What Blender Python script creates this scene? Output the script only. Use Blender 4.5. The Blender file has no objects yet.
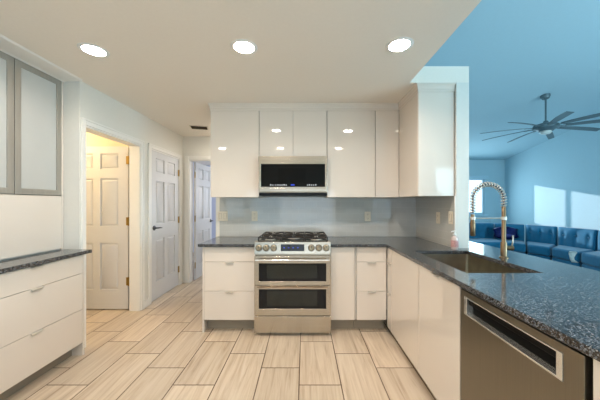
import bpy, bmesh, math, random
from mathutils import Vector, Matrix
random.seed(7)
PI = math.pi
S = bpy.context.scene
COL = S.collection

# ------------------------------------------------------------------ camera
cd = bpy.data.cameras.new('camera'); cam = bpy.data.objects.new('camera', cd); COL.objects.link(cam)
cam.location = (0, 0, 1.33); cam.rotation_euler = (PI/2, 0, 0)
cd.sensor_width = 36; cd.lens = 267/600*36; cd.clip_start = .02
cd.shift_x = -4.5/600; cd.shift_y = 3/600          # vanishing point at (304.5, 203)
S.camera = cam
# ------------------------------------------------------------------ colour management
S.view_settings.view_transform = 'Standard'; S.view_settings.look = 'None'
S.view_settings.gamma = 1; S.view_settings.use_curve_mapping = False
S.view_settings.exposure = 0.1
# ------------------------------------------------------------------ world and daylight
w = bpy.data.worlds.new('sky'); S.world = w; w.use_nodes = True
bg = w.node_tree.nodes['Background']; bg.inputs[0].default_value = (.55, .80, 1, 1); bg.inputs[1].default_value = 2.2

def light(name, kind, loc, energy, color, size=None, size_y=None, target=None, direction=None, spread=None):
    l = bpy.data.lights.new(name, kind); o = bpy.data.objects.new(name, l); COL.objects.link(o)
    o.location = loc; l.energy = energy; l.color = color
    if kind == 'AREA':
        l.shape = 'RECTANGLE' if size_y else 'DISK'; l.size = size
        if size_y: l.size_y = size_y
        if spread: l.spread = spread
    elif kind == 'SUN': l.angle = math.radians(size or .5)
    elif size: l.shadow_soft_size = size
    d = Vector(direction) if direction else (Vector(target)-Vector(loc) if target else None)
    if d is not None: o.rotation_euler = d.to_track_quat('-Z', 'Y').to_euler()
    return o
light('sun', 'SUN', (3, 9, 4), 4.0, (.95, .95, .95), 1.0, direction=(1, -1.634, -.338))
# daylight entering through the living room windows, plus added fill lamps
light('daylight_patio', 'AREA', (4.3, -1.45, 1.2), 42, (.58, .89, 1), 2.2, 2.0, direction=(0, 1, .12))
light('side_fill', 'AREA', (5.78, .3, 1.5), 125, (.56, .87, 1), 2.4, 1.5, direction=(-1, .55, .35))  # unseen fill lamp, added to brighten the living room from the right
light('daylight_living', 'AREA', (4.2, 7.70, 1.5), 34, (.58, .88, 1), 1.9, 1.0, direction=(0, -1, -.05))
light('kitchen_fill', 'AREA', (.1, -1.5, 1.1), 8, (1, .95, .93), 1.7, 1.3, direction=(0, 1, .25))  # unseen fill lamp behind the camera, added to brighten the kitchen
light('daylight_bedroom', 'AREA', (-.4, 6.4, 1.5), 36, (.84, .9, 1), 1.2, 1.2, direction=(-1, -.1, 0))
light('lamp_side_room', 'POINT', (-3.3, 2.85, 2.2), 30, (1, .79, .50), .15)

# ------------------------------------------------------------------ materials
def srgb(c):
    r = []
    for v in c[:3]:
        v /= 255.0
        r.append(v/12.92 if v <= .04045 else ((v+.055)/1.055)**2.4)
    return (*r, 1)
def mat(name, c, rough=.5, metal=0, coat=0, var=.04, nscale=8, bump=0, spec=None, stretch=None, emit=None):
    m = bpy.data.materials.new(name); m.use_nodes = True; nt = m.node_tree; N = nt.nodes; L = nt.links
    b = N['Principled BSDF']; c = srgb(c)
    tc = N.new('ShaderNodeTexCoord'); mp = N.new('ShaderNodeMapping'); no = N.new('ShaderNodeTexNoise')
    no.inputs['Scale'].default_value = nscale; no.inputs['Detail'].default_value = 4
    if stretch: mp.inputs['Scale'].default_value = stretch
    L.new(tc.outputs['Object'], mp.inputs[0]); L.new(mp.outputs[0], no.inputs['Vector'])
    cr = N.new('ShaderNodeValToRGB'); cr.color_ramp.elements[0].position = .3; cr.color_ramp.elements[1].position = .7
    cr.color_ramp.elements[0].color = (*[v*(1-var) for v in c[:3]], 1); cr.color_ramp.elements[1].color = (*[min(1, v*(1+var)) for v in c[:3]], 1)
    L.new(no.outputs['Fac'], cr.inputs[0]); L.new(cr.outputs[0], b.inputs['Base Color'])
    b.inputs['Roughness'].default_value = rough; b.inputs['Metallic'].default_value = metal
    b.inputs['Coat Weight'].default_value = coat; b.inputs['Coat Roughness'].default_value = .04
    if spec is not None: b.inputs['Specular IOR Level'].default_value = spec
    if bump:
        bp = N.new('ShaderNodeBump'); bp.inputs['Strength'].default_value = bump; bp.inputs['Distance'].default_value = .004
        L.new(no.outputs['Fac'], bp.inputs['Height']); L.new(bp.outputs[0], b.inputs['Normal'])
    if emit:
        b.inputs['Emission Color'].default_value = srgb(emit[0]); b.inputs['Emission Strength'].default_value = emit[1]
    return m
def nodes(m): return m.node_tree.nodes, m.node_tree.links, m.node_tree.nodes['Principled BSDF']

M = {}
M['wall'] = mat('white_wall_paint', (225, 223, 215), .7, var=.01, nscale=40, bump=.05)
M['ceiling'] = mat('ceiling_paint', (240, 233, 221), .8, var=.01, nscale=50, bump=.06)
M['blue'] = mat('living_room_paint', (184, 210, 220), .75, var=.01, nscale=30, bump=.04)
M['cab'] = mat('gloss_white_lacquer', (222, 212, 200), .05, coat=.6, var=.006, nscale=3)
M['cabin'] = mat('cabinet_carcass_white', (205, 200, 190), .5, var=.02)
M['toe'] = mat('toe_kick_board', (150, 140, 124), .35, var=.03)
M['door'] = mat('white_door_paint', (212, 212, 212), .42, var=.01, nscale=12)
M['trim'] = mat('white_trim_paint', (234, 232, 226), .4, var=.01, nscale=12)
M['alu'] = mat('brushed_aluminium', (166, 162, 153), .45, metal=.45, var=.05, nscale=60, stretch=(1, 1, .05))
M['frost'] = mat('frosted_white_glass', (188, 190, 187), .22, coat=.3, var=.01)
M['steel'] = mat('brushed_stainless_steel', (190, 180, 164), .27, metal=1, var=.05, nscale=30, stretch=(.05, 1, 6))
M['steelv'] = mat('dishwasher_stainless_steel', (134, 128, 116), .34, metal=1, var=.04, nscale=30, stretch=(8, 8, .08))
M['sinksteel'] = mat('sink_stainless_steel', (176, 164, 146), .3, metal=1, var=.12, nscale=14, bump=.1)
M['bright'] = mat('polished_light_metal', (222, 220, 214), .22, metal=.8, var=.03)
M['blackglass'] = mat('black_appliance_glass', (7, 8, 10), .06, coat=0, spec=.35, var=.1)
M['dark'] = mat('black_plastic', (9, 9, 10), .4, var=.1, spec=.3)
M['pocket'] = mat('matt_black_plastic', (5, 5, 6), .6, var=.1, spec=.12)
M['iron'] = mat('cast_iron', (34, 29, 25), .5, var=.2, nscale=40, bump=.1)
M['brass'] = mat('brushed_brass', (142, 120, 94), .34, metal=1, var=.06, nscale=30)
M['hinge'] = mat('old_brass', (158, 128, 62), .4, metal=.8, var=.1)
M['nickel'] = mat('brushed_nickel', (205, 200, 190), .35, metal=.5, var=.05)
M['knob'] = mat('brushed_knob_metal', (150, 138, 116), .35, metal=.9, var=.05)
M['darkmetal'] = mat('dark_pewter_metal', (88, 88, 92), .35, metal=.8, var=.08)
M['plate'] = mat('ivory_plastic', (222, 212, 192), .35, var=.01)
M['slot'] = mat('grey_brown_slot', (96, 84, 70), .5, var=.05)
M['fan'] = mat('fan_dark_grey_metal', (104, 122, 128), .4, metal=.35, var=.06)
M['sofa'] = mat('blue_velvet', (4, 106, 142), .8, var=.14, nscale=9, bump=.25)
M['sofa'].node_tree.nodes['Principled BSDF'].inputs['Sheen Weight'].default_value = .35
M['foot'] = mat('dark_wood', (50, 34, 24), .4, var=.15)
M['pillow'] = mat('navy_sequin_fabric', (10, 22, 84), .3, metal=.5, var=.95, nscale=30, bump=.8)
M['band'] = mat('pale_matte', (205, 205, 200), .9, var=.1, nscale=60, bump=.4)
M['ventm'] = mat('vent_bronze', (92, 78, 54), .5, metal=.3, var=.1)
M['lens'] = mat('lit_lamp_lens', (255, 250, 240), .4, emit=((255, 242, 224), 70))
M['screen'] = mat('blue_lit_display', (20, 40, 160), .3, emit=((60, 100, 255), .35))
M['icon'] = mat('pale_lit_icon', (200, 205, 210), .4, emit=((190, 205, 220), .25))
M['carpet'] = mat('living_room_carpet', (150, 160, 165), .95, var=.1, nscale=90, bump=.4)
M['soap'] = mat('clear_soap', (214, 196, 190), .12, coat=.4, var=.02)
M['soaplabel'] = mat('soap_label', (196, 150, 148), .5, var=.2, nscale=60)
M['white'] = mat('white_plastic', (236, 236, 232), .35, var=.01)
M['blind'] = mat('window_frame_paint', (188, 214, 226), .5, var=.01)
M['cream'] = mat('warm_wall_paint', (228, 216, 190), .7, var=.01)
M['lilac'] = mat('bedroom_wall_paint', (206, 213, 232), .7, var=.01)

# thin glass that lets daylight through
m = bpy.data.materials.new('window_glass'); m.use_nodes = True; N = m.node_tree.nodes; L = m.node_tree.links
for n in list(N): N.remove(n)
out = N.new('ShaderNodeOutputMaterial'); mx = N.new('ShaderNodeMixShader'); tr = N.new('ShaderNodeBsdfTransparent'); gl = N.new('ShaderNodeBsdfGlossy')
gl.inputs['Roughness'].default_value = .02; mx.inputs[0].default_value = .07
L.new(tr.outputs[0], mx.inputs[1]); L.new(gl.outputs[0], mx.inputs[2]); L.new(mx.outputs[0], out.inputs[0]); M['glass'] = m

# granite: dark ground with grey, blue-grey and brown flecks, polished
m = mat('polished_dark_granite', (40, 38, 38), .10, coat=.3, var=.1); N, L, b = nodes(m)
tc = N.new('ShaderNodeTexCoord')
def ramp(src, stops):
    r = N.new('ShaderNodeValToRGB'); r.color_ramp.interpolation = 'LINEAR'
    while len(r.color_ramp.elements) < len(stops): r.color_ramp.elements.new(.5)
    for e, (p, c) in zip(r.color_ramp.elements, stops): e.position = p; e.color = srgb(c)
    L.new(src, r.inputs[0]); return r
v = N.new('ShaderNodeTexVoronoi'); v.inputs['Scale'].default_value = 230; L.new(tc.outputs['Object'], v.inputs['Vector'])
sep = N.new('ShaderNodeSeparateColor'); L.new(v.outputs['Color'], sep.inputs[0])
r1 = ramp(sep.outputs[0], [(0, (6, 6, 6)), (.45, (20, 18, 18)), (.60, (78, 72, 66)), (.76, (108, 114, 122)), (.9, (150, 158, 168)), (1, (190, 190, 186))])
n2 = N.new('ShaderNodeTexNoise'); n2.inputs['Scale'].default_value = 260; n2.inputs['Detail'].default_value = 3; L.new(tc.outputs['Object'], n2.inputs['Vector'])
r2 = ramp(n2.outputs['Fac'], [(.46, (11, 10, 10)), (.58, (58, 54, 50)), (.74, (132, 134, 138))])
mixc = N.new('ShaderNodeMix'); mixc.data_type = 'RGBA'; mixc.inputs[0].default_value = .5
L.new(r1.outputs[0], mixc.inputs[6]); L.new(r2.outputs[0], mixc.inputs[7]); L.new(mixc.outputs[2], b.inputs['Base Color'])
bp = N.new('ShaderNodeBump'); bp.inputs['Strength'].default_value = .22; bp.inputs['Distance'].default_value = .0015
L.new(sep.outputs[1], bp.inputs['Height']); L.new(bp.outputs[0], b.inputs['Normal']); M['granite'] = m

# floor: 1 x 2 ft wood-look planks running away from the camera, one-third offset
m = mat('wood_look_tile', (200, 186, 160), .32, var=.02); N, L, b = nodes(m)
def mth(op, a, b_=None, c_=None):
    n = N.new('ShaderNodeMath'); n.operation = op
    for i, x in enumerate((a, b_, c_)):
        if x is None: continue
        if isinstance(x, (int, float)): n.inputs[i].default_value = x
        else: L.new(x, n.inputs[i])
    return n.outputs[0]
tc = N.new('ShaderNodeTexCoord'); sx = N.new('ShaderNodeSeparateXYZ'); L.new(tc.outputs['Object'], sx.inputs[0])
P, LN, X0, Y0 = .308, .610, -.040, 1.951
u = mth('DIVIDE', mth('SUBTRACT', sx.outputs[0], X0), P); ci = mth('FLOOR', u); fu = mth('SUBTRACT', u, ci)
vv = mth('ADD', mth('DIVIDE', mth('SUBTRACT', sx.outputs[1], Y0), LN), mth('MULTIPLY', ci, 1/3)); ri = mth('FLOOR', vv); fv = mth('SUBTRACT', vv, ri)
du = mth('MULTIPLY', mth('MINIMUM', fu, mth('SUBTRACT', 1, fu)), P); dv = mth('MULTIPLY', mth('MINIMUM', fv, mth('SUBTRACT', 1, fv)), LN)
joint = mth('LESS_THAN', mth('MINIMUM', du, dv), .0042)
cx = N.new('ShaderNodeCombineXYZ'); L.new(ci, cx.inputs[0]); L.new(ri, cx.inputs[1])
wn = N.new('ShaderNodeTexWhiteNoise'); wn.noise_dimensions = '3D'; L.new(cx.outputs[0], wn.inputs['Vector'])
gx = N.new('ShaderNodeCombineXYZ')
L.new(mth('ADD', mth('MULTIPLY', sx.outputs[0], 24), mth('MULTIPLY', wn.outputs['Value'], 37)), gx.inputs[0])
L.new(mth('ADD', mth('MULTIPLY', sx.outputs[1], 1.3), mth('MULTIPLY', wn.outputs['Value'], 91)), gx.inputs[1])
g = N.new('ShaderNodeTexNoise'); g.inputs['Scale'].default_value = 1; g.inputs['Detail'].default_value = 7; g.inputs['Roughness'].default_value = .62; g.inputs['Distortion'].default_value = .9
L.new(gx.outputs[0], g.inputs['Vector'])
gr = ramp(g.outputs['Fac'], [(.26, (160, 140, 118)), (.42, (190, 172, 150)), (.56, (202, 186, 164)), (.75, (210, 196, 178))])
hv = N.new('ShaderNodeHueSaturation'); L.new(gr.outputs[0], hv.inputs['Color']); L.new(mth('ADD', mth('MULTIPLY', wn.outputs['Value'], .16), .90), hv.inputs['Value'])
jm = N.new('ShaderNodeMix'); jm.data_type = 'RGBA'; L.new(joint, jm.inputs[0]); L.new(hv.outputs[0], jm.inputs[6]); jm.inputs[7].default_value = srgb((98, 80, 62))
L.new(jm.outputs[2], b.inputs['Base Color'])
bp = N.new('ShaderNodeBump'); bp.inputs['Strength'].default_value = .5; bp.inputs['Distance'].default_value = .002; bp.invert = True
L.new(joint, bp.inputs['Height']); L.new(bp.outputs[0], b.inputs['Normal']); M['floor'] = m

# glossy subway tile
def tilemat(name, c, jc, axis):
    global N, L
    m = mat(name, c, .09, coat=.6, var=.02); N, L, b = nodes(m)
    tc = N.new('ShaderNodeTexCoord'); sx = N.new('ShaderNodeSeparateXYZ'); L.new(tc.outputs['Object'], sx.inputs[0])
    cm = N.new('ShaderNodeCombineXYZ'); L.new(sx.outputs[axis], cm.inputs[0]); L.new(sx.outputs[2], cm.inputs[1])
    br = N.new('ShaderNodeTexBrick'); L.new(cm.outputs[0], br.inputs['Vector'])
    br.inputs['Scale'].default_value = 1; br.inputs['Brick Width'].default_value = .15; br.inputs['Row Height'].default_value = .075; br.inputs['Mortar Size'].default_value = .0014
    c = srgb(c); br.inputs['Color1'].default_value = c; br.inputs['Color2'].default_value = (*[v*.95 for v in c[:3]], 1); br.inputs['Mortar'].default_value = srgb(jc)
    L.new(br.outputs['Color'], b.inputs['Base Color'])
    bp = N.new('ShaderNodeBump'); bp.invert = True; bp.inputs['Strength'].default_value = .3; bp.inputs['Distance'].default_value = .001
    L.new(br.outputs['Fac'], bp.inputs['Height']); L.new(bp.outputs[0], b.inputs['Normal'])
    return m
M['tile'] = tilemat('gloss_grey_subway_tile', (192, 192, 187), (200, 200, 195), 0)
M['tileside'] = tilemat('gloss_grey_subway_tile_side', (192, 190, 182), (208, 206, 198), 1)

# ------------------------------------------------------------------ mesh helpers
class MB:
    def __init__(s): s.b = bmesh.new()
    def box(s, x0, x1, y0, y1, z0, z1, mx=None):
        r = bmesh.ops.create_cube(s.b, size=1)
        c = Matrix.Translation(((x0+x1)/2, (y0+y1)/2, (z0+z1)/2)) @ Matrix.Diagonal((x1-x0, y1-y0, z1-z0, 1))
        if mx is not None: c = mx @ c
        bmesh.ops.transform(s.b, matrix=c, verts=r['verts']); return s
    def prism(s, pts, z0, z1, mx=None):
        lo = [s.b.verts.new((x, y, z0)) for x, y in pts]; hi = [s.b.verts.new((x, y, z1)) for x, y in pts]
        n = len(pts); s.b.faces.new(lo[::-1]); s.b.faces.new(hi)
        for i in range(n): s.b.faces.new((lo[i], lo[(i+1) % n], hi[(i+1) % n], hi[i]))
        if mx is not None: bmesh.ops.transform(s.b, matrix=mx, verts=lo+hi)
        return s
    def tube(s, pts, r, seg=10, closed=False, cap=True):
        pts = [Vector(p) for p in pts]; n = len(pts); rs = r if isinstance(r, (list, tuple)) else [r]*n
        up = Vector((0, 0, 1)); rings = []; prev = None
        for i, p in enumerate(pts):
            a = pts[i-1] if i or closed else p; c = pts[(i+1) % n] if i < n-1 or closed else p
            t = (c-a).normalized()
            if prev is None: nrm = t.cross(up if abs(t.z) < .9 else Vector((1, 0, 0))).normalized()
            else: nrm = (prev - t*prev.dot(t)).normalized()
            prev = nrm; bn = t.cross(nrm)
            rings.append([s.b.verts.new(p + (nrm*math.cos(2*PI*k/seg) + bn*math.sin(2*PI*k/seg))*rs[i]) for k in range(seg)])
        for i in range(n if closed else n-1):
            A, B = rings[i], rings[(i+1) % n]
            for k in range(seg): s.b.faces.new((A[k], A[(k+1) % seg], B[(k+1) % seg], B[k]))
        if not closed and cap: s.b.faces.new(rings[0][::-1]); s.b.faces.new(rings[-1])
        return s
    def lathe(s, prof, c=(0, 0, 0), seg=32, mx=None):
        rings = []; vs = []
        for r, z in prof:
            if r <= 1e-6: ring = [s.b.verts.new((c[0], c[1], c[2]+z))]
            else: ring = [s.b.verts.new((c[0]+r*math.cos(2*PI*k/seg), c[1]+r*math.sin(2*PI*k/seg), c[2]+z)) for k in range(seg)]
            rings.append(ring); vs += ring
        for A, B in zip(rings, rings[1:]):
            for k in range(seg):
                k2 = (k+1) % seg
                if len(A) == 1 and len(B) == 1: continue
                if len(A) == 1: s.b.faces.new((A[0], B[k], B[k2]))
                elif len(B) == 1: s.b.faces.new((A[k2], A[k], B[0]))
                else: s.b.faces.new((A[k], A[k2], B[k2], B[k]))
        if mx is not None: bmesh.ops.transform(s.b, matrix=mx, verts=vs)
        return s
    def grid(s, us, vs, inc, w0, w1, f):
        """rectilinear slab: cells of us x vs where inc(u,v); f maps (u,v,w) to xyz; shared vertices, outer walls only"""
        V = {}
        def vt(i, j, k):
            if (i, j, k) not in V: V[i, j, k] = s.b.verts.new(f(us[i], vs[j], (w0, w1)[k]))
            return V[i, j, k]
        nu, nv = len(us)-1, len(vs)-1
        I = [[inc((us[i]+us[i+1])/2, (vs[j]+vs[j+1])/2) for j in range(nv)] for i in range(nu)]
        g = lambda i, j: 0 <= i < nu and 0 <= j < nv and I[i][j]
        for i in range(nu):
            for j in range(nv):
                if not I[i][j]: continue
                s.b.faces.new([vt(i, j, 0), vt(i, j+1, 0), vt(i+1, j+1, 0), vt(i+1, j, 0)])
                s.b.faces.new([vt(i, j, 1), vt(i+1, j, 1), vt(i+1, j+1, 1), vt(i, j+1, 1)])
                if not g(i-1, j): s.b.faces.new([vt(i, j, 0), vt(i, j, 1), vt(i, j+1, 1), vt(i, j+1, 0)])
                if not g(i+1, j): s.b.faces.new([vt(i+1, j, 0), vt(i+1, j+1, 0), vt(i+1, j+1, 1), vt(i+1, j, 1)])
                if not g(i, j-1): s.b.faces.new([vt(i, j, 0), vt(i+1, j, 0), vt(i+1, j, 1), vt(i, j, 1)])
                if not g(i, j+1): s.b.faces.new([vt(i, j+1, 0), vt(i, j+1, 1), vt(i+1, j+1, 1), vt(i+1, j+1, 0)])
        return s
    def build(s, name, m, parent=None, bevel=0, seg=2, smooth=False, label=None):
        bmesh.ops.recalc_face_normals(s.b, faces=s.b.faces)
        me = bpy.data.meshes.new(name); s.b.to_mesh(me); s.b.free()
        me.materials.append(M[m] if isinstance(m, str) else m)
        o = bpy.data.objects.new(name, me); COL.objects.link(o)
        if parent: o.parent = parent
        if smooth or bevel:
            for p in me.polygons: p.use_smooth = True
            if not smooth:
                try: me.set_sharp_from_angle(angle=math.radians(40))
                except Exception: pass
        if bevel:
            md = o.modifiers.new('bevel', 'BEVEL'); md.width = bevel; md.segments = seg; md.limit_method = 'ANGLE'; md.angle_limit = math.radians(40); md.harden_normals = True
        if smooth == 'auto' and not bevel:
            me.set_sharp_from_angle(angle=math.radians(40))
        if label: o['label'] = label
        return o
def tag(o, label, cat, group=None):
    o['label'] = label; o['category'] = cat
    if group: o['group'] = group
    return o
def thing(name, label, cat, loc=(0, 0, 0), rz=0, group=None):
    o = bpy.data.objects.new(name, None); COL.objects.link(o); o.empty_display_size = .05
    o.location = loc; o.rotation_euler = (0, 0, rz); return tag(o, label, cat, group)
def struct(o): o['kind'] = 'structure'; return o
def sbox(name, m, *a, bevel=0): return struct(MB().box(*a).build(name, m, bevel=bevel))
def copy_tree(o, parent=None):
    c = o.copy(); COL.objects.link(c)
    if parent: c.parent = parent
    for ch in list(o.children): copy_tree(ch, c)
    return c

CH = 2.44          # kitchen ceiling
YB = 3.34          # kitchen back wall
# ------------------------------------------------------------------ structure
fx = lambda u, v, w: (u, v, w)           # slab in plan
fyz = lambda u, v, w: (w, u, v)          # wall along y
fxz = lambda u, v, w: (u, w, v)          # wall along x
sbox('floor', 'floor', -4.6, 1.56, -1.7, 8.1, -.06, 0)
sbox('floor_living', 'carpet', 1.56, 6.1, -1.7, 8.1, -.06, 0)
# flat ceiling slab, its open edge along the living room, and the ledge over the wall stub
struct(MB().grid([-4.6, .97, 1.516], [-1.7, 2.46, YB+.12, 8.1], lambda x, y: x < .97 or 2.46 < y < YB+.12, CH, 2.59, fx).build('ceiling', 'ceiling'))
# left side: niche wall, return, and the wall with the doors
sbox('wall_niche', 'wall', -2.67, -2.55, -1.6, 2.41, 0, CH)
op = lambda y, z: not ((2.465 < y < 3.30 and z < 2.05) or (3.52 < y < 4.33 and z < 2.05))
struct(MB().grid([2.41, 2.465, 3.30, 3.52, 4.33, 4.57], [0, 2.05, CH], op, -2.15, -2.03, fyz).build('wall_left', 'wall'))
sbox('wall_return', 'wall', -2.67, -2.15, 2.41, 2.46, 0, CH)
# end of the hallway
struct(MB().grid([-2.03, -1.93, -1.15, -.99], [0, 2.05, CH], lambda x, z: not (-1.93 < x < -1.15 and z < 2.05), 4.45, 4.57, fxz).build('wall_hall_end', 'wall'))
sbox('wall_back', 'wall', -1.11, 1.516, YB, YB+.12, 0, CH)
sbox('wall_hall_right', 'wall', -1.11, -.99, YB+.12, 4.45, 0, CH)
sbox('wall_stub', 'wall', 1.40, 1.516, 2.46, YB, 0, CH)
sbox('wall_peninsula', 'wall', 1.50, 1.56, -.5, 2.46, 0, .884)
# side room, closet and bedroom behind the openings
sbox('wall_side_room_back', 'cream', -4.6, -2.15, 3.375, 3.515, 0, CH)
sbox('wall_side_room_left', 'cream', -4.6, -4.5, 2.49, 3.375, 0, CH)
sbox('wall_side_room_front', 'cream', -4.6, -2.67, 2.38, 2.49, 0, CH)
sbox('wall_bedroom_left', 'lilac', -3.1, -3.0, 4.57, 7.9, 0, CH)
sbox('wall_bedroom_back', 'lilac', -3.0, .85, 7.9, 8.0, 0, CH)
sbox('wall_bedroom_front', 'lilac', -3.0, -2.15, 4.47, 4.57, 0, CH)
# living room shell
cz = lambda y: 2.59 + .18*(7.8-y)
sbox('wall_living_left', 'blue', .85, .97, YB+.12, 7.9, 0, CH)
sbox('wall_bulkhead', 'blue', .85, .97, -1.7, 7.9, 2.59, 4.35)
struct(MB().grid([-1.7, -.9, 1.5, 7.9], [0, .75, 2.25, 4.4], lambda y, z: not (-.9 < y < 1.5 and .75 < z < 2.25), 5.85, 5.97, fyz).build('wall_right', 'blue'))  # opening made for the added side window
wx = [.97, 4.06, 5.26, 5.85]
struct(MB().grid([.97, 3.48, 5.26, 5.85], [0, 1.0, 2.05, 2.75], lambda x, z: not (3.48 < x < 5.26 and 1.0 < z < 2.05), 7.8, 7.92, fxz).build('wall_living_back', 'blue'))
# front wall behind the camera, with windows; the wide kitchen one added around the fill lamp
WF = [(-2.45, -1.85, .85, 1.55), (-1.7, .9, .45, 1.75), (2.1, 2.75, .85, 1.55), (3.2, 5.4, .1, 2.2)]
fxs = sorted({-4.6, 5.97, *[a for w_ in WF for a in w_[:2]]}); fzs = sorted({0, 4.35, *[a for w_ in WF for a in w_[2:]]})
struct(MB().grid(fxs, fzs, lambda x, z: not any(a < x < b and c < z < d for a, b, c, d in WF), -1.7, -1.58, fxz).build('wall_front', 'wall'))
struct(MB().prism([(7.95, 2.59-.18*.15), (-1.7, cz(-1.7)), (-1.7, cz(-1.7)+.12), (7.95, 2.68)], .85, 5.97,
       Matrix(((0, 0, 1, 0), (1, 0, 0, 0), (0, 1, 0, 0), (0, 0, 0, 1)))).build('ceiling_vaulted', 'blue'))

def window(n, x0, x1, z0, z1, y, thick, cols, m='blind', rows=1):
    f = MB(); t = .045
    f.box(x0, x0+t, y, y+thick, z0, z1).box(x1-t, x1, y, y+thick, z0, z1).box(x0+t, x1-t, y, y+thick, z0, z0+t).box(x0+t, x1-t, y, y+thick, z1-t, z1)
    for i in range(1, cols):
        xm = x0+(x1-x0)*i/cols; f.box(xm-.027, xm+.027, y, y+thick, z0+t, z1-t)
    for i in range(1, rows):
        zm = z0+(z1-z0)*i/rows; f.box(x0+t, x1-t, y+.01, y+thick-.01, zm-.018, zm+.018)
    w_ = struct(f.build('window_%d' % n, m, bevel=.003))
    MB().box(x0+t, x1-t, y+thick/2-.003, y+thick/2+.003, z0+t, z1-t).build('pane', 'glass', w_)
    return w_
w1 = window(1, 3.48, 5.26, 1.0, 2.05, 7.83, .05, 3)
MB().box(3.40, 5.34, 7.76, 7.80, .95, 1.0).build('window_sill', 'blind', w1, .004)
MB().box(3.40, 5.34, 7.74, 7.80, 2.03, 2.12).build('window_valance', 'blind', w1, .006)
w6 = window(6, -.9, 1.5, .75, 2.25, 0, .06, 3, 'trim'); w6.rotation_euler = (0, 0, PI/2); w6.location = (5.94, 0, 0)  # unseen window, added to go with the side fill lamp
for i, (a, b_, c, d) in enumerate(WF): window(i+2, a, b_, c, d, -1.66, .06, [2, 2, 2, 2][i], 'trim', [2, 2, 2, 1][i])

# door casings, jambs and baseboards
tn = [0]
def trim(mb, m='trim', bevel=.004):
    tn[0] += 1; return struct(mb.build('trim_%d' % tn[0], m, bevel=bevel))
def casing_y(y0, y1, ztop, x, cw=.06, near=None):      # on a wall along y, face at x, towards +x
    n = cw if near is None else near
    t = MB().box(x, x+.016, y0-n, y0, 0, ztop+cw).box(x, x+.016, y1, y1+cw, 0, ztop+cw).box(x, x+.016, y0, y1, ztop, ztop+cw)
    t.box(x+.016, x+.022, y1+cw-.02, y1+cw-.004, 0, ztop+cw-.002).box(x+.016, x+.022, y0-n+.004, y1+cw-.004, ztop+cw-.02, ztop+cw-.002)
    trim(t)
casing_y(2.465, 3.30, 2.05, -2.03, near=.04); casing_y(3.52, 4.33, 2.05, -2.03)
for y0, y1 in ((2.465, 3.30), (3.52, 4.33)):
    trim(MB().box(-2.155, -2.025, y0, y0+.012, 0, 2.032).box(-2.155, -2.025, y1-.018, y1, 0, 2.032).box(-2.155, -2.025, y0, y1, 2.032, 2.05), bevel=.002)
trim(MB().box(-1.99, -1.93, 4.434, 4.45, 0, 2.11).box(-1.15, -1.11, 4.434, 4.45, 0, 2.11).box(-1.93, -1.15, 4.434, 4.45, 2.05, 2.11))
trim(MB().box(-1.93, -1.912, 4.445, 4.575, 0, 2.032).box(-1.168, -1.15, 4.445, 4.575, 0, 2.032).box(-1.93, -1.15, 4.445, 4.575, 2.032, 2.05), bevel=.002)
struct(MB().box(-2.03, -2.016, 3.36, 3.46, 0, .09).build('baseboard_hall', 'trim', bevel=.004))
struct(MB().box(.97, .984, 3.46, 7.8, 0, .09).box(.984, 5.85, 7.786, 7.8, 0, .09).box(5.836, 5.85, -1.5, 7.786, 0, .09).build('baseboard_living', 'trim', bevel=.004))
struct(MB().box(-3.0, .85, 7.886, 7.9, 0, .09).build('baseboard_bedroom', 'trim', bevel=.004))
struct(MB().box(-4.5, -3.05, 3.361, 3.375, 0, .09).build('baseboard_side_room', 'trim', bevel=.004))

# six-panel doors
def six_panel(n, wd, loc, rz, hinge_side=1, label=None):
    h = 2.022; T = .035; st = .118; ms = .09; pw = (wd-2*st-ms)/2
    rows = [(.24, .82), (1.03, 1.62), (1.74, 1.93)]
    b = MB()
    xs = [0, st, st+pw, st+ms+pw, st+ms+2*pw, wd]; zs = [0]+[z for r in rows for z in r]+[h]
    inc = lambda x, z: not (any(a < z < c for a, c in rows) and (st < x < st+pw or st+ms+pw < x < st+ms+2*pw))
    b.grid(xs, zs, inc, -T/2, T/2, fxz)
    for c, d in rows:
        for x0 in (st, st+ms+pw):
            b.box(x0, x0+pw, -T/2+.014, T/2-.014, c, d)
            for sgn in (-1, 1):   # raised field with sloped edge
                y1, y2 = sgn*(T/2-.014), sgn*(T/2-.003); i0, i1 = .014, .030
                A = [b.b.verts.new(p) for p in ((x0+i0, y1, c+i0), (x0+pw-i0, y1, c+i0), (x0+pw-i0, y1, d-i0), (x0+i0, y1, d-i0))]
                B = [b.b.verts.new(p) for p in ((x0+i1, y2, c+i1), (x0+pw-i1, y2, c+i1), (x0+pw-i1, y2, d-i1), (x0+i1, y2, d-i1))]
                b.b.faces.new(B)
                for k in range(4): b.b.faces.new((A[k], A[(k+1) % 4], B[(k+1) % 4], B[k]))
    o = b.build('door_%d' % n, 'door', bevel=.0025); struct(o); o.location = loc; o.rotation_euler = (0, 0, rz)
    if label: o['label'] = label
    return o
def hinges(d, y, x=0, zs=(.25, 1.05, 1.80), s=1):
    for z in zs:
        MB().box(x-.004, x+.03*s, y-.003, y+.003, z-.05, z+.05).tube([(x, y, z-.052), (x, y, z+.052)], .008, 8).build('hinge', 'hinge', d, smooth='auto', label='aged brass hinge')
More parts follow.
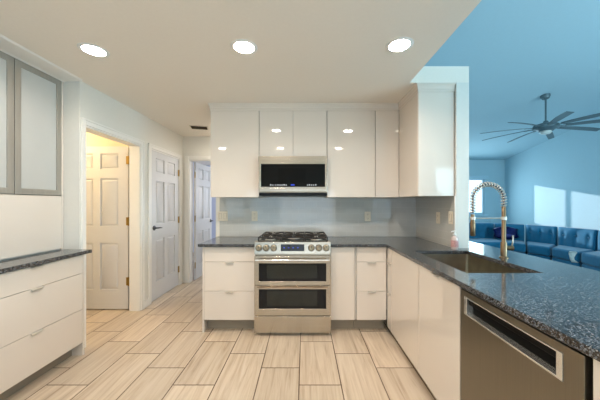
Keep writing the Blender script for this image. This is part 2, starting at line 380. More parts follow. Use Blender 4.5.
def lever(d, x, y, sgn, m='darkmetal', dirx=1, z=.95):
    MB().lathe([(0, 0), (.033, 0), (.033, .008), (.024, .014), (0, .014)], seg=24, mx=Matrix.Translation((x, y, z)) @ Matrix.Rotation(PI/2*sgn, 4, 'X')).build('escutcheon', m, d, smooth='auto')
    e = -sgn
    MB().tube([(x, y+e*.012, z), (x, y+e*.045, z), (x+dirx*.012, y+e*.055, z), (x+dirx*.06, y+e*.056, z), (x+dirx*.105, y+e*.053, z-.006)], [.011, .010, .010, .009, .007], 10).build('door_handle', m, d, smooth=True)
# door 1 open into the side room; local x runs from the hinge to the free edge
d1 = six_panel(1, .78, (-2.192, 3.335, .012), PI)          # local +y faces the camera
for z in (.345, 1.09, 1.85):
    MB().box(-.040, .022, .0185, .0225, z-.05, z+.05).tube([(-.012, .028, z-.054), (-.012, .028, z+.054)], .008, 8).build('hinge', 'hinge', d1, smooth='auto', label='aged brass hinge')
# hinge leaves on the jamb seen from the kitchen
# door 2 closed in the left wall, hinges on its far side
d2 = six_panel(2, .770, (-2.052, 4.310, .012), -PI/2)      # local x runs toward the camera, local +y faces the hall
hinges(d2, .022, -.008); lever(d2, .70, .0175, -1, dirx=-1, z=.98)
# door 3 standing open into the bedroom at the end of the hall
d3 = six_panel(3, .740, (-1.885, 4.585, .012), PI/2*.985)
hinges(d3, -.012, -.012); lever(d3, .67, -.0175, 1, dirx=-1, z=.97)

# ------------------------------------------------------------------ kitchen cabinets
FR = .019
def pull(parent, x, z, y=-FR, wd=.085):
    """low finger pull folded over the top edge of a front"""
    b = MB().prism([(y-.016, z-.004), (y-.002, z+.002), (y+.006, z+.002), (y+.006, z-.001), (y-.003, z-.003), (y-.003, z-.022), (y-.005, z-.022), (y-.006, z-.006), (y-.016, z-.008)], x-wd/2, x+wd/2,
                Matrix(((0, 0, 1, 0), (1, 0, 0, 0), (0, 1, 0, 0), (0, 0, 0, 1))))
    return b.build('handle', 'nickel', parent, .0006, 1, label='small nickel edge pull')
ZR = .072
def low(fr): return [(k, a, b, ZR if c == .13 else c, d) for k, a, b, c, d in fr]
def base_cab(label, wd, loc, rz, fronts, depth=.58, toe=.13, end_left=0, end_right=0, pulls=True, group=None, pullw=.085, top=.884, ty=.075):
    """local: x across, centred; y=0 carcass front, fronts in front of it (-y)"""
    t = thing('base_cabinet', label, 'cabinet', loc, rz, group); a = wd/2-.001; th = .016
    c = MB().box(-a, -a+th, 0, depth, toe, top).box(a-th, a, 0, depth, toe, top).box(-a+th, a-th, 0, depth, toe, toe+th)
    c.box(-a+th, a-th, depth-th, depth, toe+th, top).box(-a+th, a-th, 0, .08, top-th, top)
    c.build('carcass', 'cabin', t)
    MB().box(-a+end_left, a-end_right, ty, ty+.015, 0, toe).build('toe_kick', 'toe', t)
    g = .0016
    for kind, x0, x1, z0, z1 in fronts:
        xa, xb = -wd/2 + x0*wd, -wd/2 + x1*wd
        f = MB().box(xa+g, xb-g, -FR, -.001, z0+g, z1-g).build('drawer' if kind[0] == 'r' else 'door', 'cab', t, .0015)
        if 'p' in kind[1:]: pull(f, (xa+xb)/2, z1-g, wd=pullw)
    if end_left: MB().box(-wd/2-.001, -wd/2+end_left, -FR, depth, 0, top).build('end_panel', 'cab', t, .001)
    if end_right: MB().box(wd/2-end_right, wd/2+.001, -FR, depth, 0, top).build('end_panel', 'cab', t, .001)
    return t
Z1, Z2, Z3, Z4 = .13, .427, .726, .878
drw = lambda a=0, b=1: [('rp', a, b, Z1, Z2), ('rp', a, b, Z2, Z3), ('r', a, b, Z3, Z4)]
YF = 2.755       # carcass front of the back run (fronts at 2.736)
base_cab('white three-drawer base cabinet left of the stove', .538, (-.776, YF, 0), 0, [(k, .032, 1, a, b) for k, _, _, a, b in drw()], end_left=.017)
base_cab('narrow white base cabinet with one plain door, right beside the stove', .248, (.392, YF, 0), 0, [('d', 0, 1, Z1, Z4)])
base_cab('white drawer cabinet in the back run at the inside corner', .322, (.680, YF, 0), 0, [(k, .05, 1, a, b) for k, _, _, a, b in drw()])
# right run, fronts facing -x at .845
XF = .864
base_cab('very narrow white drawer stack turned into the inside corner', .135, (XF, 2.664, 0), -PI/2, low(drw()), depth=.50, pullw=.05, toe=.072, ty=.05)
base_cab('wide white sink cabinet with two plain doors under the sink', 1.14, (XF, 2.024, 0), -PI/2, [('d', 0, .545, ZR, Z4), ('dp', .545, 1, ZR, Z4)], depth=.60, toe=.072, ty=.05)
base_cab('white base cabinet right of the dishwasher, nearest the camera', .60, (XF, .484, 0), -PI/2, [('d', 0, 1, ZR, Z4)], depth=.60, toe=.072, ty=.05)
# left run, fronts facing +x at -1.935
LX = -1.954
LE = .977
lf = [('rp', 0, LE, .112, .404), ('rp', 0, LE, .404, .719), ('rp', 0, LE, .719, .878)]
base_cab('white three-drawer base cabinet of the left run beside the side-room door', .82, (LX, 1.937, 0), PI/2, lf, toe=.107, end_right=.018)
base_cab('white three-drawer base cabinet at the left edge of the photo, half cut off', .82, (LX, 1.115, 0), PI/2, lf, toe=.107)

# worktops
def worktop(xs, ys, inc, label):
    return tag(MB().grid(xs, ys, inc, .884, .914, fx).build('countertop', 'granite', bevel=.003), label, 'countertop')
worktop([-2.54, -1.91], [.66, 2.40], lambda x, y: True, 'dark speckled granite countertop on the left drawer cabinets')
worktop([-1.08, -.507], [2.70, 3.325], lambda x, y: True, 'short dark granite countertop left of the stove')
SX0, SX1, SY0, SY1 = .964, 1.42, 1.587, 2.33
def inc(x, y):
    if SX0 < x < SX1 and SY0 < y < SY1: return False
    if x < .825: return y > 2.70
    if x < 1.385: return True
    if x < 1.53: return y < 2.455
    return y < 3.02
worktop([.267, .825, SX0, 1.385, SX1, 1.53, 1.80], [-.45, SY0, SY1, 2.455, 2.70, 3.02, 3.325], inc, 'long L-shaped dark granite countertop with the sink, from stove to peninsula')

# backsplash
sp = MB().box(-1.06, 1.39, YB-.008, YB, .914, 1.41).build('backsplash', 'tile'); tag(sp, 'glossy grey subway tile backsplash on the back wall behind the stove', 'backsplash')
sp = MB().box(1.392, 1.40, 2.475, YB-.008, .914, 1.41).build('backsplash', 'tileside'); tag(sp, 'glossy subway tile backsplash on the short right wall beside the sink', 'backsplash')
trim(MB().box(1.388, 1.40, 2.462, 2.475, .914, 1.395), bevel=.001)

# uppers
def wall_cab(label, wd, loc, rz, nd, z0, z1, depth=.33, ends=(0, 0), group=None, doors=True):
    t = thing('wall_cabinet', label, 'cabinet', loc, rz, group); a = wd/2-.001
    MB().box(-a, -a+.016, 0, depth, z0, z1).box(a-.016, a, 0, depth, z0, z1).box(-a+.016, a-.016, 0, depth, z0, z0+.016).box(-a+.016, a-.016, 0, depth, z1-.016, z1).box(-a+.016, a-.016, depth-.012, depth, z0+.016, z1-.016).build('carcass', 'cabin', t)
    g = .0016
    for i in range(nd):
        MB().box(-wd/2+wd*i/nd+g, -wd/2+wd*(i+1)/nd-g, -FR, -.001, z0-.002, z1).build('door', 'cab', t, .0015)
    return t
YU = 3.010; UB = 1.397; UT = 2.363
wall_cab('tall glossy white wall cabinet left of the microwave', .545, (-.782, YU, 0), 0, 1, UB, UT)
wall_cab('short glossy white two-door wall cabinet above the microwave', .757, (-.128, YU, 0), 0, 2, 1.852, UT)
wall_cab('glossy white wall cabinet right of the microwave', .538, (.523, YU, 0), 0, 1, UB, UT)
wall_cab('narrow glossy white wall cabinet in the corner of the back run', .262, (.926, YU, 0), 0, 1, UB, UT)
t = wall_cab('glossy white side wall cabinet on the short right wall, its broad end facing the camera', .49, (1.077, 2.745, 0), -PI/2, 1, UB, UT, depth=.313)
MB().box(.2465, .262, -.018, .313, UB-.002, UT).build('end_panel', 'cab', t, .0015)
# crown moulding: stepped profile swept along the runs
def crown():
    b = MB()
    path = [(-1.055, 3.335), (-1.055, 2.991), (1.058, 2.991), (1.058, 2.483), (1.395, 2.483)]
    prof = [(-.02, 2.364), (0, 2.364), (.004, 2.372), (.004, 2.392), (.008, 2.40), (.012, 2.418), (.020, 2.428), (.022, 2.4395), (-.02, 2.4395)]
    P_ = [Vector(p) for p in path]; rings = []
    for i, p in enumerate(P_):
        ns = []
        for a, c in ((i-1, i), (i, i+1)):
            if 0 <= a and c < len(P_): d = (P_[c]-P_[a]).normalized(); ns.append(Vector((d.y, -d.x)))
        # outward: towards the room
        ns = [-n if False else n for n in ns]
        if len(ns) == 2: m_ = (ns[0]+ns[1]); m_ = m_/(m_.dot(ns[0]))
        else: m_ = ns[0]
        rings.append([b.b.verts.new((p.x-m_.x*-o, p.y-m_.y*-o, z)) for o, z in prof])
    for A, B in zip(rings, rings[1:]):
        for k in range(len(prof)): b.b.faces.new((A[k], A[(k+1) % len(prof)], B[(k+1) % len(prof)], B[k]))
    b.b.faces.new(rings[0]); b.b.faces.new(rings[-1][::-1])
    return b
# path runs left to right: (dy,-dx) points to -x on the left end, -y on the front and -x on the right wing
pc = crown().build('crown_molding', 'cab', smooth=False); tag(pc, 'stepped white crown molding along the tops of the back wall cabinets', 'molding')

# left hutch standing on the left worktop
t = thing('hutch_cabinet', 'tall white cabinet on the left countertop with aluminium-framed frosted glass doors', 'cabinet', (-2.19, 1.525, .914), PI/2)
MB().box(-.722, -.704, 0, .35, 0, 1.503).box(.862, .88, -.019, .35, 0, 1.503).box(-.704, .862, .335, .35, 0, 1.503).box(-.704, .862, 0, .335, 0, .018).box(-.704, .862, 0, .335, 1.485, 1.503).box(-.704, .862, 0, .335, .463, .481).build('carcass', 'cab', t, .001)
MB().box(-.70, .86, -.019, -.001, .012, .476).build('flap_door', 'cab', t, .0015, label='plain glossy white lower front')
for i in range(4):
    x1 = .860-.390*i; x0 = x1-.385; z0, z1 = .483, 1.503; f = .046
    if x0 < -.70: x0 = -.70
    d = MB().grid([x0, x0+f, x1-f, x1], [z0, z0+f, z1-f, z1], lambda x, z: not (x0+f < x < x1-f and z0+f < z < z1-f), -.021, -.001, fxz).build('door', 'alu', t, .0015, label='aluminium-framed door')
    MB().box(x0+f, x1-f, -.014, -.009, z0+f, z1-f).build('glass_pane', 'frost', d, label='frosted white glass')
o = MB().prism([(-2.19, 2.418), (-2.165, 2.418), (-2.155, 2.424), (-2.01, 2.430), (-1.995, 2.4395), (-2.19, 2.4395)], .66, 2.409, Matrix(((1, 0, 0, 0), (0, 0, 1, 0), (0, 1, 0, 0), (0, 0, 0, 1)))).build('crown_molding', 'trim')
tag(o, 'white crown molding under the ceiling above the frosted glass doors on the left', 'molding')

# ------------------------------------------------------------------ range (slide-in gas, double oven)
RX = -.1195
t = thing('gas_range', 'stainless steel slide-in gas stove with two ovens and six knobs', 'stove', (RX, 2.66, 0), 0)
W = .381
MB().box(-W, W, .045, .66, .03, .90).box(-W+.01, W-.01, .05, .60, .0, .03).build('body', 'steel', t, .002)
# cooktop
MB().box(-W-.002, W+.002, .07, .672, .90, .926).box(-W, W, .640, .672, .926, .95).build('cooktop', 'steel', t, .004, label='dark steel cooktop')
MB().box(-W+.02, W-.02, .10, .63, .926, .930).build('cooktop_tray', 'iron', t, .002)
for x, y, r in ((-.25, .22, .045), (-.25, .48, .035), (0, .35, .055), (.25, .22, .05), (.25, .48, .032)):
    bu = MB().lathe([(0, .930), (r+.012, .930), (r+.012, .938), (r, .940), (r, .946), (0, .946)], (x, y, 0), 28).build('burner', 'nickel', t, smooth='auto')
    MB().lathe([(0, .946), (r-.004, .946), (r-.002, .952), (r-.008, .956), (0, .956)], (x, y, 0), 28).build('burner_cap', 'iron', bu, smooth='auto')
for gx in (-.243, 0, .243):
    b = MB(); a = .113; y0, y1 = .105, .625; z = .972; r = .0065
    b.tube([(gx-a, y0, z), (gx+a, y0, z), (gx+a, y1, z), (gx-a, y1, z)], r, 6, closed=True)
    b.tube([(gx-a, .365, z), (gx+a, .365, z)], r, 6)
    for yy in (.22, .48):
        for k in range(4):
            an = PI/4+k*PI/2; c_ = (gx, yy); e = .095 if gx else .09
            b.tube([(gx+.028*math.cos(an), yy+.028*math.sin(an), z), (gx+math.copysign(a, math.cos(an))*.98, yy+math.copysign(.1, math.sin(an)), z)], r*.9, 6)
        b.tube([(gx, yy-.13, z), (gx, yy-.03, z)], r*.9, 6).tube([(gx, yy+.03, z), (gx, yy+.13, z)], r*.9, 6)
    for sx_ in (-a, a):
        for yy in (y0, y1, .365): b.tube([(gx+sx_, yy, .930), (gx+sx_, yy, z)], r, 6)
    b.build('grate', 'iron', t, smooth='auto', label='black cast iron grate')
# control panel, tilted back a little
cp = MB().prism([(-.006, .822), (.012, .940), (.10, .946), (.10, .822)], -W, W, Matrix(((0, 0, 1, 0), (1, 0, 0, 0), (0, 1, 0, 0), (0, 0, 0, 1)))).build('control_panel', 'steel', t, .003)
tilt = math.atan2(.018, .118)
PM = lambda x, z: Matrix.Translation((x, -.006+(z-.822)*.018/.118, z)) @ Matrix.Rotation(-tilt, 4, 'X')
MB().box(-.118, .118, -.002, .006, -.034, .034, PM(0, .884)).build('display', 'blackglass', cp, .001)
for k in range(4):
    MB().box(-.09+k*.045, -.076+k*.045, -.0032, -.0015, -.004, .004, PM(0, .884)).build('display_digit', 'screen', cp)
for x in (-.335, -.262, -.188, .188, .262, .335):
    kb = MB().lathe([(0, 0), (.029, 0), (.029, .006), (.023, .009), (.021, .034), (.018, .037), (0, .037)], seg=28, mx=PM(x, .882) @ Matrix.Rotation(PI/2, 4, 'X')).build('knob', 'knob', t, smooth='auto')
    MB().box(-.0022, .0022, -.0395, -.036, -.002, .019, PM(x, .882)).build('pointer', 'dark', kb)
    MB().lathe([(.030, 0), (.034, 0), (.034, .003), (.030, .003), (.030, 0)], seg=28, mx=PM(x, .882) @ Matrix.Rotation(PI/2, 4, 'X')).build('knob_ring', 'dark', kb, smooth='auto', label='dark ring behind the knob')
def oven_door(z0, z1, wz0, wz1):
    g = lambda x, z: not (-.335 < x < .335 and wz0 < z < wz1)
    d = MB().grid([-W, -.335, .335, W], [z0, wz0, wz1, z1], g, -.002, .043, fxz).build('oven_door', 'steel', t, .003)
    MB().box(-.335, .335, .003, .043, wz0, wz1).build('window', 'blackglass', d)
    MB().box(-.255, .245, .0018, .0032, wz0+.028, wz1-.018).build('inner_window', mat('smoked_oven_glass', (26, 28, 20), .1, coat=0, var=.25, nscale=10), d, .001)
    return d
d = oven_door(.512, .800, .550, .728)
MB().tube([(-.362, -.048, .768), (.362, -.048, .768)], .0125, 12).box(-.352, -.332, -.05, 0, .758, .778).box(.332, .352, -.05, 0, .758, .778).build('handle', 'bright', d, smooth='auto')
d2_ = oven_door(.208, .508, .276, .470)
MB().tube([(-.35, -.02, .497), (.35, -.02, .497)], .006, 10).box(-.34, -.326, -.022, 0, .492, .502).box(.326, .34, -.022, 0, .492, .502).build('handle', 'brass', d2_, smooth='auto')
MB().box(-W, W, -.002, .043, .038, .200).build('drawer', 'steel', t, .003, label='stainless warming drawer front')

# ------------------------------------------------------------------ over-range microwave
t = thing('microwave', 'stainless over-range microwave with black glass front above the stove', 'microwave', (-.1265, 2.93, 1.41), 0)
W = .378
MB().box(-W, W, .03, .40, 0, .438).build('body', 'dark', t, .002, label='black casing with vented underside')
fp = MB().grid([-W, -.352, .352, W], [.035, .098, .348, .434], lambda x, z: not (-.352 < x < .352 and .098 < z < .348), 0, .03, fxz).build('front_frame', 'steel', t, .003)
MB().box(-.352, .352, .002, .03, .098, .348).build('door_glass', 'blackglass', t, .001)
MB().box(-W+.01, W-.01, -.014, 0, .042, .086).build('handle', 'steel', t, .006, 3, label='stainless grip bar along the bottom edge')
MB().box(-.16, .14, .0005, .002, .145, .30).build('viewing_screen', mat('dark_mesh_screen', (8, 8, 9), .08, var=.3, spec=.3, nscale=200), t)
for i, x in enumerate([-.245, -.222, -.19, -.165, -.142, -.12, -.098, -.075, .16, .18, .203, .226, .25]):
    hh = .010 if i % 3 else .014; MB().box(x-.005, x+.005, .0004, .0019, .112, .112+hh).build('touch_icon', 'icon', t)
MB().box(-.025, .018, .0004, .0019, .112, .126).build('clock_display', 'screen', t)

# ------------------------------------------------------------------ dishwasher (fronts at .845)
t = thing('dishwasher', 'stainless steel dishwasher with a pocket handle under the peninsula granite', 'dishwasher', (.845, 1.126, 0), -PI/2)
W = .320; PX0, PX1, PZ0, PZ1 = -.285, .253, .745, .838
MB().box(-W, W, .045, .58, .105, .865).build('tub', 'dark', t)
MB().box(-W, W, .07, .09, 0, .10).build('toe_kick', 'dark', t)
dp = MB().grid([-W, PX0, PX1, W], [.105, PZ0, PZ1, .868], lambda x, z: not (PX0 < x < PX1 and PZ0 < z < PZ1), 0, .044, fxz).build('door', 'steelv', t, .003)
MB().box(PX0, PX1, .034, .044, PZ0, PZ1).build('handle_pocket', 'pocket', dp)
MB().grid([PX0, PX0+.022, PX1-.022, PX1], [PZ0, PZ0+.008, PZ1-.006, PZ1], lambda x, z: not (PX0+.022 < x < PX1-.022 and PZ0+.008 < z < PZ1-.006), -.003, .034, fxz).build('pocket_rim', 'bright', dp, .002)
MB().prism([(.004, PZ1-.006), (.034, PZ1-.006), (.034, PZ1-.05), (.012, PZ1-.036)], PX0+.022, PX1-.022, Matrix(((0, 0, 1, 0), (1, 0, 0, 0), (0, 1, 0, 0), (0, 0, 0, 1)))).build('grip', 'pocket', dp, .002)
# dark strip standing in for the shade in the gap beside the dishwasher
MB().box(W+.001, W+.018, .03, .06, .0, .868).build('gap_shade_strip', 'dark', t)

# ------------------------------------------------------------------ sink
t = thing('sink', 'undermount stainless steel sink set into the granite peninsula', 'sink', (0, 0, 0))
def bowl():
    b = MB(); zt, zb = .8835, .675
    def ring(i, z, r, n=6):
        pts = []
        for cx_, cy_, a0 in ((SX1-i-r, SY1-i-r, 0), (SX0+i+r, SY1-i-r, PI/2), (SX0+i+r, SY0+i+r, PI), (SX1-i-r, SY0+i+r, 1.5*PI)):
            for k in range(n+1): pts.append((cx_+r*math.cos(a0+PI/2*k/n), cy_+r*math.sin(a0+PI/2*k/n), z))
        return [b.b.verts.new(p) for p in pts]
    R = [ring(-.022, zt, .03), ring(-.022, zt-.002, .03), ring(-.003, zt-.0025, .02), ring(.0, zb+.02, .022), ring(.005, zb+.005, .022), ring(.02, zb, .02), ring(.10, zb-.004, .02)]
    R0 = [ring(-.003, zt, .02)]
    for A, B in zip(R0+R[2:], R[2:]):
        if A is B: continue
        for k in range(len(A)): b.b.faces.new((A[k], A[(k+1) % len(A)], B[(k+1) % len(A)], B[k]))
    A, B = R[0], R0[0]
    for k in range(len(A)): b.b.faces.new((A[k], A[(k+1) % len(A)], B[(k+1) % len(A)], B[k]))
    b.b.faces.new(R[-1]); 
    for v in R[1]: b.b.verts.remove(v)
    return b
o = bowl().build('bowl', 'sinksteel', t, smooth='auto')
MB().lathe([(0, .6715), (.045, .6715), (.042, .676), (.030, .674), (0, .673)], ((SX0+SX1)/2, 1.96, 0), 28).build('drain', 'bright', t, smooth='auto')

# faucet
FXc, FYc = 1.515, 2.03
t = thing('spring_faucet', 'tall brass spring-neck kitchen faucet standing behind the sink', 'faucet', (FXc, FYc, .914))
MB().lathe([(0, 0), (.030, 0), (.030, .006), (.024, .010), (.021, .012), (.021, .115), (.0145, .125), (.0145, .385), (.012, .39), (0, .39)], seg=24).build('column', 'brass', t, smooth='auto')
R_ = .118; zc = .44
arc = [(0, 0, .385)] + [(0, 0, .385+.018*i) for i in range(1, 4)] + [(-R_+R_*math.cos(a), 0, zc+R_*math.sin(a)) for a in [PI*k/22 for k in range(1, 23)]] + [(-2*R_, 0, zc-.02*i) for i in range(1, 6)]
MB().tube(arc, .007, 8).build('hose', 'darkmetal', t, smooth=True)
# coil around the hose
def along(pts, s):
    P_ = [Vector(p) for p in pts]; tot = 0
    for a, c in zip(P_, P_[1:]):
        l = (c-a).length
        if tot+l >= s: return a.lerp(c, (s-tot)/l), (c-a).normalized()
        tot += l
    return P_[-1], (P_[-1]-P_[-2]).normalized()
Ltot = sum((Vector(c)-Vector(a)).length for a, c in zip(arc, arc[1:])); coil = []; turns = 25
for k in range(turns*10+1):
    p, d = along(arc, Ltot*k/(turns*10)); yv = Vector((0, 1, 0)); n_ = d.cross(yv)
    a = 2*PI*k/10; coil.append(p+(yv*math.cos(a)+n_*math.sin(a))*.0175)
MB().tube(coil, .0042, 6).build('spring', 'nickel', t, smooth=True)
MB().lathe([(0, 0), (.014, 0), (.0175, .006), (.0175, .105), (.014, .115), (.013, .165), (0, .165)], (-2*R_, 0, .165), 20).build('spray_head', 'brass', t, smooth='auto')
MB().tube([(0, 0, .300), (-2*R_+.012, 0, .300)], .005, 8).lathe([(.0135, .290), (.020, .290), (.020, .310), (.0135, .310), (.0135, .290)], (-2*R_, 0, 0), 20).lathe([(.0146, .288), (.020, .288), (.020, .312), (.0146, .312), (.0146, .288)], (0, 0, 0), 20).build('support_arm', 'nickel', t, smooth='auto')
h = MB().tube([(.015, -.0, .075), (.062, -.012, .075)], [.017, .019], 16).build('valve_body', 'brass', t, smooth='auto')
MB().tube([(.052, -.01, .085), (.060, -.012, .12), (.062, -.012, .172)], [.0065, .005, .0045], 8).build('lever_handle', 'nickel', h, smooth=True)

# soap bottle
t = thing('soap_bottle', 'small clear soap bottle with white pump beside the wall end', 'bottle', (1.352, 2.405, .914))
MB().lathe([(0, 0), (.028, 0), (.031, .004), (.031, .095), (.026, .11), (.012, .118), (.012, .126), (0, .126)], seg=24).build('bottle_body', 'soap', t, smooth='auto')
MB().lathe([(.0313, .022), (.0316, .024), (.0316, .080), (.0313, .082)], seg=24).build('bottle_label', 'soaplabel', t, smooth='auto')
MB().lathe([(0, .126), (.015, .126), (.015, .138), (.006, .140), (.005, .158), (.011, .160), (.011, .166), (0, .167)], seg=20).tube([(0, 0, .163), (-.03, -.012, .162), (-.036, -.014, .155)], .004, 8).build('pump', 'white', t, smooth='auto')

# ------------------------------------------------------------------ outlets and switches
def outlet(label, loc, rz, kind='outlet'):
    name = 'power_outlet' if kind == 'outlet' else 'light_switch'
    wd = .125 if kind == 'double' else .076
    t = thing(name, label, 'outlet' if kind == 'outlet' else 'switch', loc, rz)
    MB().box(-wd/2, wd/2, -.006, 0, -.06, .06).build('cover_plate', 'plate', t, .003)
    if kind == 'outlet':
        for z in (-.026, .026):
            s_ = MB().lathe([(0, 0), (.0165, 0), (.0165, .002), (0, .002)], seg=20, mx=Matrix.Translation((0, -.006, z)) @ Matrix.Rotation(PI/2, 4, 'X')).build('socket', 'plate', t, smooth='auto')
            MB().box(-.008, -.0055, -.0088, -.0075, z-.002, z+.008).box(.0055, .008, -.0088, -.0075, z-.002, z+.008).box(-.0022, .0022, -.0088, -.0075, z-.011, z-.007).build('slots', 'slot', s_)
    else:
        for x in ((-.03, .03) if kind == 'double' else (0,)):
            fr = MB().grid([x-.018, x-.0165, x+.0165, x+.018], [-.035, -.0335, .0335, .035], lambda a, c: not (abs(a-x) < .0165 and abs(c) < .0335), -.0072, -.0058, fxz).build('rocker_frame', 'slot', t)
            MB().prism([(-.006, -.033), (-.0105, -.031), (-.007, 0), (-.0065, .033), (-.006, .033)], x-.016, x+.016, Matrix(((0, 0, 1, 0), (1, 0, 0, 0), (0, 1, 0, 0), (0, 0, 0, 1)))).build('rocker', 'plate', t, .001)
    return t
outlet('double ivory rocker switch at the left end of the backsplash', (-1.018, YB-.0085, 1.166), 0, 'double')
outlet('ivory power outlet left of the stove on the back wall', (-.622, YB-.0085, 1.166), 0)
outlet('ivory power outlet right of the stove on the back wall', (.787, YB-.0085, 1.162), 0)
outlet('ivory power outlet on the side wall deeper into the corner', (1.3915, 2.775, 1.175), -PI/2)
outlet('ivory rocker switch at the outer end of the side wall', (1.3915, 2.535, 1.19), -PI/2, 'single')

# ------------------------------------------------------------------ recessed ceiling lights
def can(label, x, y, e=7.6):
    t = thing('recessed_light', label, 'ceiling light', (x, y, CH), 0, 'recessed ceiling lights')
    MB().lathe([(.070, -.001), (.072, -.006), (.088, -.005), (.095, -.0005), (.095, 0), (.070, 0)], seg=40).build('trim_ring', 'white', t, smooth='auto')
    MB().lathe([(0, -.003), (.070, -.003), (.070, -.0005), (0, -.0005)], seg=40).build('lens', 'lens', t, smooth='auto')
    l = light('downlight', 'AREA', (x, y, CH-.012), e, (1, .885, .80), .13, direction=(0, 0, -1)); l.data.spread = math.radians(150)
can('leftmost of the three lit round ceiling lights, above the left drawers', -1.53, 1.94, 5.2)
can('middle one of the three lit round ceiling lights, above the stove aisle', -.43, 1.90)
can('rightmost of the three lit round ceiling lights, near the ceiling edge', .667, 1.876)
# second row, behind the frame: real lamps whose reflections show in the glossy doors
can('lit round ceiling light of the second row, reflected in the left wall cabinet', -1.66, .57, 5.2)
can('lit round ceiling light of the second row, reflected above the microwave', -.48, .57)
can('lit round ceiling light of the second row, reflected right of the microwave', .68, .57)

can('added unseen round ceiling light, brightening the far end of the hallway', -1.30, 4.05, 1)  # added hall lamp, out of view, lifts the dark hallway ceiling
# hall ceiling vent
t = thing('ceiling_vent', 'small bronze louvred vent in the hallway ceiling', 'vent', (-1.545, 3.92, CH), .25)
MB().grid([-.125, -.11, .11, .125], [-.095, -.08, .08, .095], lambda x, y: not (abs(x) < .11 and abs(y) < .08), -.008, 0, fx).build('frame', 'plate', t, .001)
MB().box(-.11, .11, -.08, .08, -.002, 0).build('backing', 'dark', t)
for k in range(8):
    MB().box(-.11, .11, -.008, .008, -.0008, .0008, Matrix.Translation((0, -.070+k*.02, -.006)) @ Matrix.Rotation(.6, 4, 'X')).build('slat', 'ventm', t)

# ------------------------------------------------------------------ ceiling fan
FX, FY, FZ = 4.12, 4.56, 2.61
t = thing('ceiling_fan', 'large dark grey nine-blade ceiling fan hanging in the living room', 'ceiling fan', (FX, FY, FZ))
cze = cz(FY)-FZ
MB().lathe([(0, 0), (.05, 0), (.068, .03), (.07, .075), (0, .075)], (0, 0, 0), 28, Matrix.Translation((0, 0, cze-.06)) @ Matrix.Rotation(-math.atan(.18), 4, 'X')).build('canopy', 'fan', t, smooth='auto')
MB().tube([(0, 0, .09), (0, 0, cze-.03)], .013, 12).build('downrod', 'fan', t, smooth='auto')
MB().lathe([(0, .12), (.03, .12), (.04, .09), (.10, .075), (.17, .05), (.18, .02), (.18, -.01), (.12, -.03), (.10, -.055), (0, -.055)], seg=36).build('motor_housing', 'fan', t, smooth='auto')
lk = MB().lathe([(0, -.055), (.075, -.055), (.08, -.075), (.06, -.10), (0, -.105)], seg=28).build('light_kit', 'white', t, smooth='auto')
for k in range(9):
    a = math.radians(3+40*k); mx = Matrix.Rotation(a, 4, 'Z')
    bl = MB(); n = 12; tp = []; bt = []
    for i in range(n+1):
        s_ = .24+(.97-.24)*i/n; wd = .036+.014*math.sin(PI*i/n*.8); pit = -math.radians(15); zz = .012-.03*(i/n)**2
        r4 = []
        for sy, sz in ((-1, -1), (1, -1), (1, 1), (-1, 1)):
            y, z = sy*wd, sz*.0045
            r4.append(bl.b.verts.new(mx @ Vector((s_, y*math.cos(pit)-z*math.sin(pit), zz+y*math.sin(pit)+z*math.cos(pit)))))
        tp.append(r4)
    for A, B in zip(tp, tp[1:]):
        for q in range(4): bl.b.faces.new((A[q], A[(q+1) % 4], B[(q+1) % 4], B[q]))
    bl.b.faces.new(tp[0][::-1]); bl.b.faces.new(tp[-1])
    bo = bl.build('blade', 'fan', t, .002, 1)
    MB().box(.16, .30, -.022, .022, .004, .012, mx).build('blade_iron', 'fan', bo)

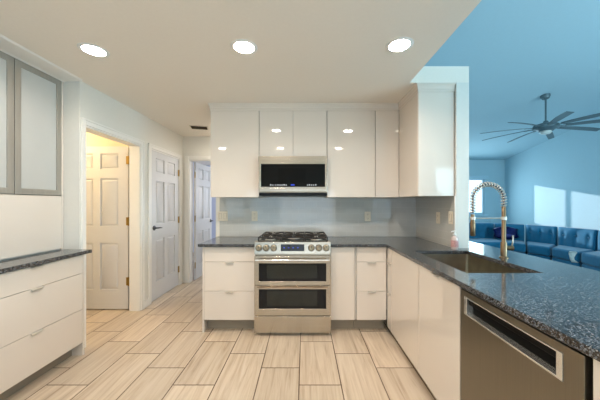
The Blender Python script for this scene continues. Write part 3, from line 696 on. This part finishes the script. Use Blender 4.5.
# ------------------------------------------------------------------ curved sectional sofa
def lerp(a, b, t_): return Vector(a)*(1-t_)+Vector(b)*t_
def sofa(label, BL, BR, FL, FR_, tufts=3, inset=.012):
    """four plan corners; B = back edge, F = front edge, L/R as seen from the room looking at the sofa"""
    c = (Vector(BL)+Vector(BR)+Vector(FL)+Vector(FR_))/4; BL, BR, FL, FR_ = [Vector(p)-c for p in (BL, BR, FL, FR_)]
    du = (BR-BL).normalized()*inset; BL += du; FL += du; BR -= du; FR_ -= du
    t = thing('sofa_section', label, 'sofa', (c.x, c.y, 0), 0, 'sections of the curved blue sofa')
    q = lambda a, b_: lerp(lerp(BL, BR, a), lerp(FL, FR_, a), b_)
    MB().prism([tuple(q(0, .1)), tuple(q(1, .1)), tuple(q(1, .97)), tuple(q(0, .97))], .07, .235).build('base', 'sofa', t, .03, 3)
    MB().prism([tuple(q(0, .22)), tuple(q(1, .22)), tuple(q(1, 1)), tuple(q(0, 1))], .235, .435).build('seat', 'sofa', t, .05, 4)
    for a, b_ in ((.1, .2), (.9, .2), (.1, .9), (.9, .9)):
        p = q(a, b_); MB().lathe([(0, 0), (.018, 0), (.028, .07), (0, .07)], (p.x, p.y, 0), 14).build('foot', 'foot', t, smooth='auto')
    # back rest: closed profile swept across the width, dimpled at the tufts
    b = MB(); prof = []
    D = (FL-BL).length
    hb, ht, tb, tt = .10, .815, .27/D*.9, .17/D*.9
    n = 40
    for k in range(n):
        th_ = 2*PI*k/n; cs, sn = math.cos(th_), math.sin(th_); e = .28
        sx_ = math.copysign(abs(cs)**e, cs); sz_ = math.copysign(abs(sn)**e, sn)
        z = (hb+ht)/2+sz_*(ht-hb)/2; f_ = (z-hb)/(ht-hb); thick = tb*(1-f_)+tt*f_
        prof.append((thick/2+sx_*thick/2, z))
    nu = 30; rings = []; tz = .655
    for i in range(nu+1):
        u_ = i/nu; edge = min(u_, 1-u_); shrink = 1-.5*max(0, 1-edge/.06)**2
        R = []
        for v_, z in prof:
            vv_ = v_
            z2 = .45+(z-.45)*(1-.03*max(0, 1-edge/.08)**2)
            mid = (tb+tt)/4
            vv_ = mid+(v_-mid)*(shrink if True else 1)
            if v_ > mid:
                for j in range(tufts):
                    ux = (j+.5)/tufts if tufts > 1 else .5
                    d2 = ((u_-ux)*.72)**2+(z-tz)**2
                    vv_ -= .045*math.exp(-d2/.0018) + .012*math.exp(-((u_-ux)*.72)**2/.0006)*(1 if .48 < z < .76 else 0)
                vv_ += .03*math.sin(PI*min(1, max(0, (z-.42)/.38)))
            p = q(u_, vv_); R.append(b.b.verts.new((p.x, p.y, z2)))
        rings.append(R)
    for A, B in zip(rings, rings[1:]):
        for k in range(n): b.b.faces.new((A[k], A[(k+1) % n], B[(k+1) % n], B[k]))
    b.b.faces.new(rings[0][::-1]); b.b.faces.new(rings[-1])
    bk = b.build('backrest', 'sofa', t, smooth=True)
    fwd = ((FL+FR_)-(BL+BR)).normalized()
    for j in range(tufts):
        p = q((j+.5)/tufts, (tb*.3+tt*.7)-.012); p = p+fwd*.002
        MB().lathe([(0, .012), (.012, .008), (.016, 0), (0, 0)], seg=12, mx=Matrix.Translation((p.x, p.y, tz)) @ fwd.to_3d().to_track_quat('Z', 'Y').to_matrix().to_4x4()).build('button', 'sofa', bk, smooth=True)
    return t
C0, C1, C2, C3, C4, C5, C6 = (3.0, 7.05), (3.9, 7.05), (4.95, 7.02), (5.36, 6.5), (5.62, 5.9), (5.72, 5.15), (5.62, 4.35)
G0, G1, G2, G3, G4, G5, G6 = (3.0, 6.15), (3.9, 6.15), (4.62, 6.12), (4.83, 5.80), (4.98, 5.40), (5.0, 4.85), (4.85, 4.1)
sofa('blue velvet sofa section farthest left, mostly hidden behind the wall end', C0, C1, G0, G1)
sofa('blue velvet sofa section with the dark sequin pillow on it', C1, C2, G1, G2, 3)
sofa('blue velvet corner section of the sofa right of the dark pillow', C2, C3, G2, G3, 0)
sofa('blue tufted sofa section in shade between the corner and the sunlit section', C3, C4, G3, G4)
sofa('blue tufted sofa section with a patch of sunlight on its backrest', C4, C5, G4, G5)
sofa('blue sofa section at the right edge of the photo, cut off by the frame', C5, C6, G5, G6)

# pillow leaning on the sofa
b = MB(); n = 16; R0 = []
for s_ in (1, -1):
    rows = []
    for i in range(n+1):
        row = []
        for j in range(n+1):
            x, y = -1+2*i/n, -1+2*j/n; hgt = .075*((1-x*x)*(1-y*y))**.42
            px, py = x*.27*(1-.10*(1-y*y)*abs(x)), y*.165*(1-.45*x*x)
            row.append(b.b.verts.new((px, -s_*hgt, py)))
        rows.append(row)
    for i in range(n):
        for j in range(n): b.b.faces.new((rows[i][j], rows[i+1][j], rows[i+1][j+1], rows[i][j+1]))
bmesh.ops.remove_doubles(b.b, verts=b.b.verts, dist=1e-4)
o = b.build('throw_pillow', 'pillow', smooth=True); tag(o, 'dark navy sequin throw pillow leaning on the sofa behind the faucet', 'pillow')
o.location = (4.90, 6.50, .600); o.rotation_euler = (-.30, 0, -.25)

# unidentified pale curved shape, built as a band over a seat front
pts = [(4.885, 4.86, .447), (4.86, 4.83, .44), (4.815, 4.80, .415), (4.795, 4.79, .36), (4.80, 4.785, .31), (4.83, 4.77, .27)]
b = MB(); rings = []
for i, p in enumerate(pts):
    wd = .035+.012*math.sin(i*1.3)
    rings.append([b.b.verts.new((p[0]+a*wd+c_*.004, p[1]-a*wd*.6+c_*.006, p[2]+c_*.004)) for a, c_ in ((-1, -1), (1, -1), (1, 1), (-1, 1))])
for A, B in zip(rings, rings[1:]):
    for k in range(4): b.b.faces.new((A[k], A[(k+1) % 4], B[(k+1) % 4], B[k]))
b.b.faces.new(rings[0][::-1]); b.b.faces.new(rings[-1])
o = b.build('pale_band', 'band', smooth=True); tag(o, 'small unidentified pale curved band over a sofa seat front', 'band')
